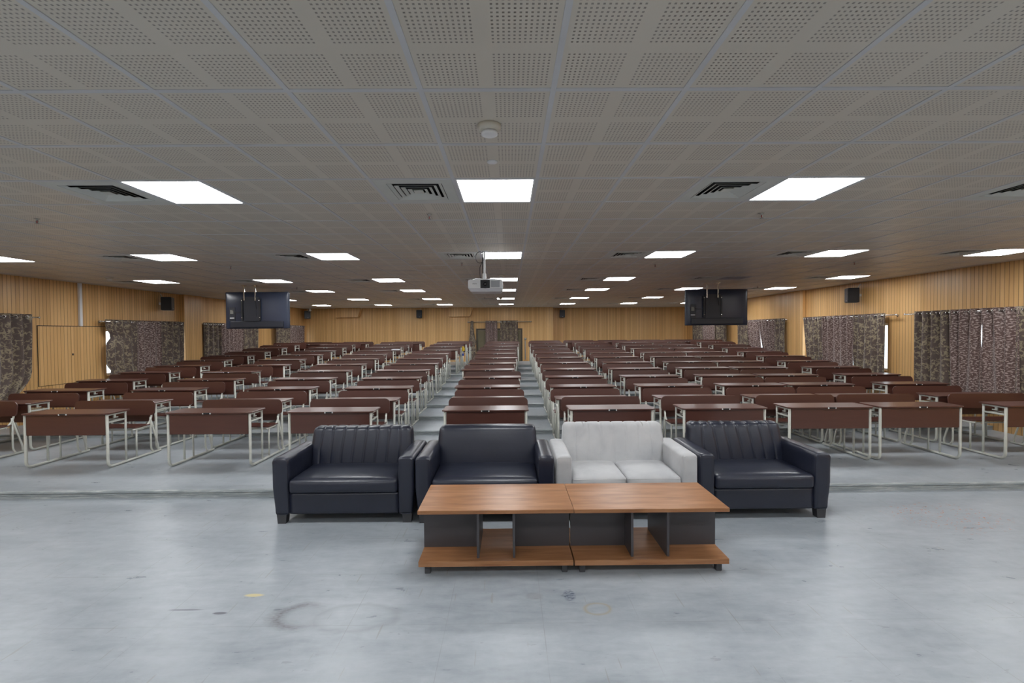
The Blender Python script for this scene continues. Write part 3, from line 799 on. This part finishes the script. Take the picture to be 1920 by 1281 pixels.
# round knob and the notched strip by the door
bm = BM(); box(bm, -.02, .02, -.03, 0, 0, .83)
for i in range(5): lathe(bm, [(.018, -.04), (.018, -.03)], 10, 'y', (0, 0, .1+i*.16))
o = tag(obj('wall_strip', bm, 'steel', loc=(.72, YB, .6)), 'narrow vertical metal strip beside the back door under the round knob', 'metal strip')
bm = BM(); lathe(bm, [(.02, 0), (.02, -.03), (.055, -.04), (.055, -.06), (.02, -.07)], 18, 'y')
tag(obj('round_wall_fitting', bm, 'steel', None, True, loc=(.73, YB, 1.50)), 'small round metal knob on the wood panelling right of the back door', 'knob')

# ================================================================== BENCH DESKS
HD = .72
def side_frame_bm(x):
    r = .0165; bm = BM()
    tube(bm, fillet(((x, .045, HD-.02), (x, .045, .02), (x, .93, .02)), .075, 5), r, 8)      # front leg and runner
    tube(bm, ((x, .325, HD-.03), (x, .325, .03)), .013, 8)                                   # rear desk post
    tube(bm, ((x, .05, HD-.03), (x, .34, HD-.03)), .012, 8)
    tube(bm, ((x, .05, HD-.125), (x, .325, HD-.125)), .012, 8)
    tube(bm, ((x, .50, .41), (x, .50, .03)), .011, 8)                                        # seat post
    tube(bm, fillet(((x, .44, .415), (x, .68, .415), (x, .765, .50), (x, .79, .70)), .10, 5), .0125, 8)   # seat tube curving up
    tube(bm, fillet(((x, .752, .54), (x, .752, .085), (x, .80, .022)), .05, 4), .012, 8)     # back leg
    tube(bm, fillet(((x, .758, .50), (x, .885, .10), (x, .885, .025)), .05, 4), .012, 8)     # raked brace
    return bm
def make_desk():
    e = thing('bench_desk', '', 'desk')
    hw = .56
    bm = BM(); prism(bm, [(-hw, .035), (-hw+.045, 0), (hw-.045, 0), (hw, .035), (hw, .36), (hw-.02, .38), (-hw+.02, .38), (-hw, .36)], HD-.018, HD, 'z')
    bmesh.ops.bevel(bm, geom=[g for g in bm.edges if abs(g.verts[0].co.z-g.verts[1].co.z) < .001], offset=.004, segments=1, affect='EDGES')
    obj('desktop', bm, 'brown', e)
    bm = BM(); box(bm, -hw+.055, hw-.055, .035, .053, HD-.285, HD-.022, .003, 1); obj('front_panel', bm, 'brown', e)
    for s in (-1, 1): obj('side_frame', side_frame_bm(s*.525), 'frame', e, True, 'off-white tubular side frame')
    bm = BM(); sx = .51
    for y in (.07, .31): tube(bm, ((-sx, y, HD-.125), (sx, y, HD-.125)), .006, 6)
    for i in range(13): tube(bm, ((-sx+.04+i*(2*sx-.08)/12, .07, HD-.12), (-sx+.04+i*(2*sx-.08)/12, .31, HD-.12)), .003, 5)
    tube(bm, ((-sx, .33, HD-.04), (sx, .33, HD-.04)), .010, 6)
    tube(bm, ((-sx, .50, .405), (sx, .50, .405)), .012, 6); tube(bm, ((-sx, .69, .405), (sx, .69, .405)), .012, 6)
    for s in (-1, 1): box(bm, s*.50-.008, s*.50+.008, .17, .20, HD-.08, HD-.02); box(bm, s*.50-.008, s*.50+.008, .17, .235, HD-.088, HD-.076)
    obj('wire_shelf', bm, 'frame', e)
    bm = BM(); box(bm, -.54, .54, .47, .735, .428, .446, .006, 2); obj('seat', bm, 'brown', e)
    bm = BM(); P = rrect(-.575, .575, .565, .775, .065, 5, .045); prism(bm, P, 0, .018, 'y')
    bmesh.ops.rotate(bm, verts=bm.verts, cent=(0, 0, .6), matrix=Matrix.Rotation(-.10, 3, 'X')); bmesh.ops.translate(bm, verts=bm.verts, vec=(0, .762, 0))
    obj('backrest', bm, 'brown', e)
    bm = BM(); box(bm, -.045, .045, -.006, .006, HD-.017, HD-.001); t1 = obj('edge_plate', bm, 'black', e)
    bm = BM()
    for s in (-1, 1): box(bm, s*.046-.008, s*.046+.008, -.008, .004, HD-.020, HD-.002, .003, 1)
    obj('plate_clip', bm, 'white', t1)
    return e
rowY = [5.87, 6.80] + [7.75+.95*i for i in range(9)] + [16.24]
rowZ = [.08, .08] + [.15+.07*i for i in range(9)] + [.71]
colX = [-7.66, -5.76, -3.93, -2.25, -.33, 1.27, 2.78, 4.20, 5.37, 6.96]
fixX = {(0, 1): -5.70, (0, 2): -3.87, (0, 3): -2.31, (0, 4): -.31, (0, 5): 1.33, (0, 6): 2.79, (0, 7): 4.17, (0, 8): 5.36, (0, 9): 6.99,
        (1, 4): -.33, (1, 5): 1.26, (2, 4): -.37, (3, 4): -.33, (4, 4): -.45, (5, 4): -.40, (6, 4): -.34, (7, 4): -.36, (8, 4): -.33, (9, 4): -.25, (10, 4): -.20,
        (2, 1): -5.85, (4, 1): -5.93, (6, 1): -5.80, (4, 6): 2.70, (3, 6): 2.73, (6, 6): 2.75,
        (8, 3): -2.08, (9, 3): -2.05, (10, 3): -1.97}
lastX = [-7.1, -5.58, -3.68, -1.93, None, 1.34, 2.59, 3.85, 5.08, 6.33]
fixY = {(0, 8): .02, (0, 9): .0, (2, 9): .0}
ordn = ['front', 'second', 'third', 'fourth', 'fifth', 'sixth', 'seventh', 'eighth', 'ninth', 'tenth', 'eleventh', 'last']
coln = ['column along the left wall', 'fourth column left of the centre column'.replace('fourth', 'third'), 'second column left of the centre column', 'column beside the left aisle',
        'narrow centre column', 'column beside the right aisle', 'second column right of the right aisle', 'third column right of the right aisle',
        'fourth column right of the right aisle', 'column along the right wall']
pd = make_desk(); first = True
for r in range(12):
    for c in range(10):
        if r == 11:
            if lastX[c] is None: continue
            fixX[(r, c)] = lastX[c]
        x = fixX.get((r, c), colX[c]+random.uniform(-.025, .025)); y = rowY[r]+fixY.get((r, c), 0)+random.uniform(-.008, .012)
        rz = random.uniform(-.006, .006)
        lab = 'brown bench desk on off-white tube legs, %s row, %s' % (ordn[r], coln[c])
        if first: pd.location = (x, y, rowZ[r]); pd.rotation_euler = (0, 0, rz); pd['label'] = lab; pd['group'] = 'bench desks in rows'; first = False
        else: dup(pd, (x, y, rowZ[r]), rz, lab, 'bench desks in rows')
# small things left on the desks
bm = BM(); box(bm, -.11, .11, -.10, .10, 0, .035, .01, 2)
tag(obj('paper_stack', bm, 'paper', loc=(-3.35, rowY[8]+.16, rowZ[8]+HD)), 'stack of white paper on a far desk left of the centre column', 'paper')
e = thing('yellow_bag', 'small yellow bag hanging at the aisle end of a far desk beside the left aisle', 'bag', (-1.46, rowY[9]+.20, 1.20))
bm = BM(); soft(bm, -.035, .05, -.06, .06, 0, .13, .03, (8, 8, 8)); obj('body', bm, 'yellow', e, True)
bm = BM(); tube(bm, fillet(((-.02, 0, .12), (-.02, 0, .16), (.03, 0, .16), (.03, 0, .12)), .03), .006, 6); obj('handle', bm, 'yellow', e, True)

bm = BM(); soft(bm, -.03, .03, -.04, .04, -.14, -.06, .02, (6, 6, 6)); tube(bm, ((0, 0, -.07), (0, 0, .02)), .003, 5); obj('blue_tag', bm, 'blue', e, True)
# ================================================================== SOFAS
def sofa(x0, x1, y0, label, mat, ribs=0, split=False, slant=0, depth=.011, zback=.80, arm=.155, rz=0, rear_d=.745):
    w = x1-x0; hw = w/2-.004; D = rear_d
    e = thing('sofa', label, 'sofa', ((x0+x1)/2, y0, 0), rz, 'two-seat sofas in a row')
    ih = hw-arm
    for s in (-1, 1):
        def taper(p, u, s=s):
            k = max(0, (.34-p.z)/.25); out = (u.x*s > 0)
            if out: p.x -= s*.022*k
            if u.y < 0: p.y += .012*k
            if u.z > .5: p.z += .008*math.cos(u.x*pi/2)
            return p
        a, b_ = sorted((s*ih, s*hw))
        bm = BM(); soft(bm, a, b_, 0, D-.02, .085, .625, .028, (6, 14, 12), taper); ar = obj('armrest', bm, mat, e, True)
        bm = BM()                                            # piping round the front face
        P = rrect(a+.012, b_-.012, .09, .612, .022, 3)
        tube(bm, [(px - (s*.022*max(0, (.34-pz)/.25) if (px*s > (abs(s*ih+s*hw)/2)) else 0), .004+.012*max(0, (.34-pz)/.25), pz) for px, pz in P], .0035, 6, closed=True); obj('piping', bm, mat, ar, True)
    bm = BM(); soft(bm, -ih-.004, ih+.004, .020, D-.06, .09, .295, .015, (12, 6, 6)); obj('base', bm, mat, e, True)
    def puff(p, u):
        if u.z > .2: p.z += .022*max(0, 1-u.x**4)*max(0, 1-u.y**4)
        if u.y < -.5: p.y -= .010*max(0, 1-u.x**4)*(1-u.z**2)
        if abs(u.z) < .2 and False: pass
        return p
    if split:
        for s in (-1, 1):
            a, b_ = sorted((s*.002, s*(ih-.002)))
            bm = BM(); soft(bm, a, b_, -.005, D-.16, .30, .425, .032, (14, 12, 6), puff); c = obj('seat_cushion', bm, mat, e, True)
            bm = BM(); tube(bm, [(px, py, .402) for px, py in rrect(a+.006, b_-.006, -.004, D-.17, .03, 4)], .005, 6, closed=True); obj('piping', bm, mat, c, True)
    else:
        bm = BM(); soft(bm, -ih+.002, ih-.002, -.008, D-.16, .292, .425, .034, (22, 12, 8), puff); obj('seat_cushion', bm, mat, e, True)
    # back cushion, leaning back, with vertical channels
    bw = ih+.022; nx = ribs*14 if ribs else 20
    def back(p, u):
        k = (p.z-.38)/.42
        if ribs:
            q = (u.x+1)/2*ribs
            g = abs((q % 1)-.5)*2                            # 1 on a seam, 0 mid-channel
            if .3 < q < ribs-.3:
                amt = depth*g**12 - depth*.25*(1-g*g)
                if u.y < .2: p.y += amt
                if u.z > .3: p.z -= amt
            if u.y < .2: p.x += slant*(p.z-zback)*(1-u.x*u.x)
        if u.y < 0: p.y -= .016*max(0, 1-u.x**4)*max(0, 1-(u.z)**2)
        if ribs == 0 and u.z > .3: p.z += .006*math.cos(u.x*1.4)
        p.y += .085*max(0, k)
        if abs(u.x) > .6: p.x += math.copysign(.012*max(0, 1-abs(u.z)), p.x)-math.copysign(.012*max(0, k), p.x)
        return p
    bm = BM(); soft(bm, -bw, bw, D-.24, D-.085, .36, zback, .045, (nx, 6, 16), back, even=bool(ribs)); obj('back_cushion', bm, mat, e, True)
    bm = BM(); soft(bm, -ih-.01, ih+.01, D-.05, D, .085, .70, .02, (10, 3, 10)); obj('back_frame', bm, mat, e, True)
    for s in (-1, 1):
        for y in (.03, D-.10):
            bm = BM(); c = s*(hw-.075)
            A = [(-.038, 0), (.038, 0), (.046, .09), (-.046, .09)]
            prism(bm, [(c+a_, z_) for a_, z_ in A], y, y+.07, 'y'); obj('foot', bm, 'foot', e)
    return e
sofa(-2.245, -.900, 4.30, 'black sofa with channelled back, at the left end of the row', 'leather', 9, slant=.10)
sofa(-.897, .425, 4.28, 'black sofa with a smooth plain back, beside the pale sofa', 'leather', 0)
sofa(.430, 1.785, 4.30, 'pale grey velvet sofa with two seat cushions', 'velvet', 8, split=True, depth=.006, zback=.815)
sofa(1.790, 3.060, 4.31, 'black sofa with channelled back, at the right end of the row', 'leather', 8, slant=-.16, zback=.81)

# ================================================================== COFFEE TABLES
def table(x0, x1, y0, label, rz=0):
    hw = (x1-x0)/2; D = .585; e = thing('coffee_table', label, 'coffee table', ((x0+x1)/2, y0, 0), rz, 'low tables before the sofas')
    bm = BM(); box(bm, -hw, hw, 0, D, .457, .485, .002, 1); obj('tabletop', bm, 'twood', e)
    bm = BM(); box(bm, -hw+.003, hw-.003, .0, D-.02, .066, .106, .002, 1); obj('bottom_shelf', bm, 'twood', e)
    for s in (-1, 1):
        a, b_ = sorted((s*.145, s*(hw-.004)))
        bm = BM(); box(bm, a, b_, .235, .255, .106, .457); obj('middle_panel', bm, 'charcoal', e)
        bm = BM(); box(bm, s*.135-.009, s*.135+.009, .045, D-.06, .1062, .457); obj('divider', bm, 'charcoal', e)
        for y in (.03, D-.10):
            bm = BM(); c = s*(hw-.065); box(bm, c-.022, c+.022, y, y+.045, 0, .066, .004, 1); obj('foot', bm, 'foot', e)
    return e
table(-.685, .470, 3.365, 'left low walnut coffee table with charcoal panels')
table(.4725, 1.628, 3.362, 'right low walnut coffee table with charcoal panels')
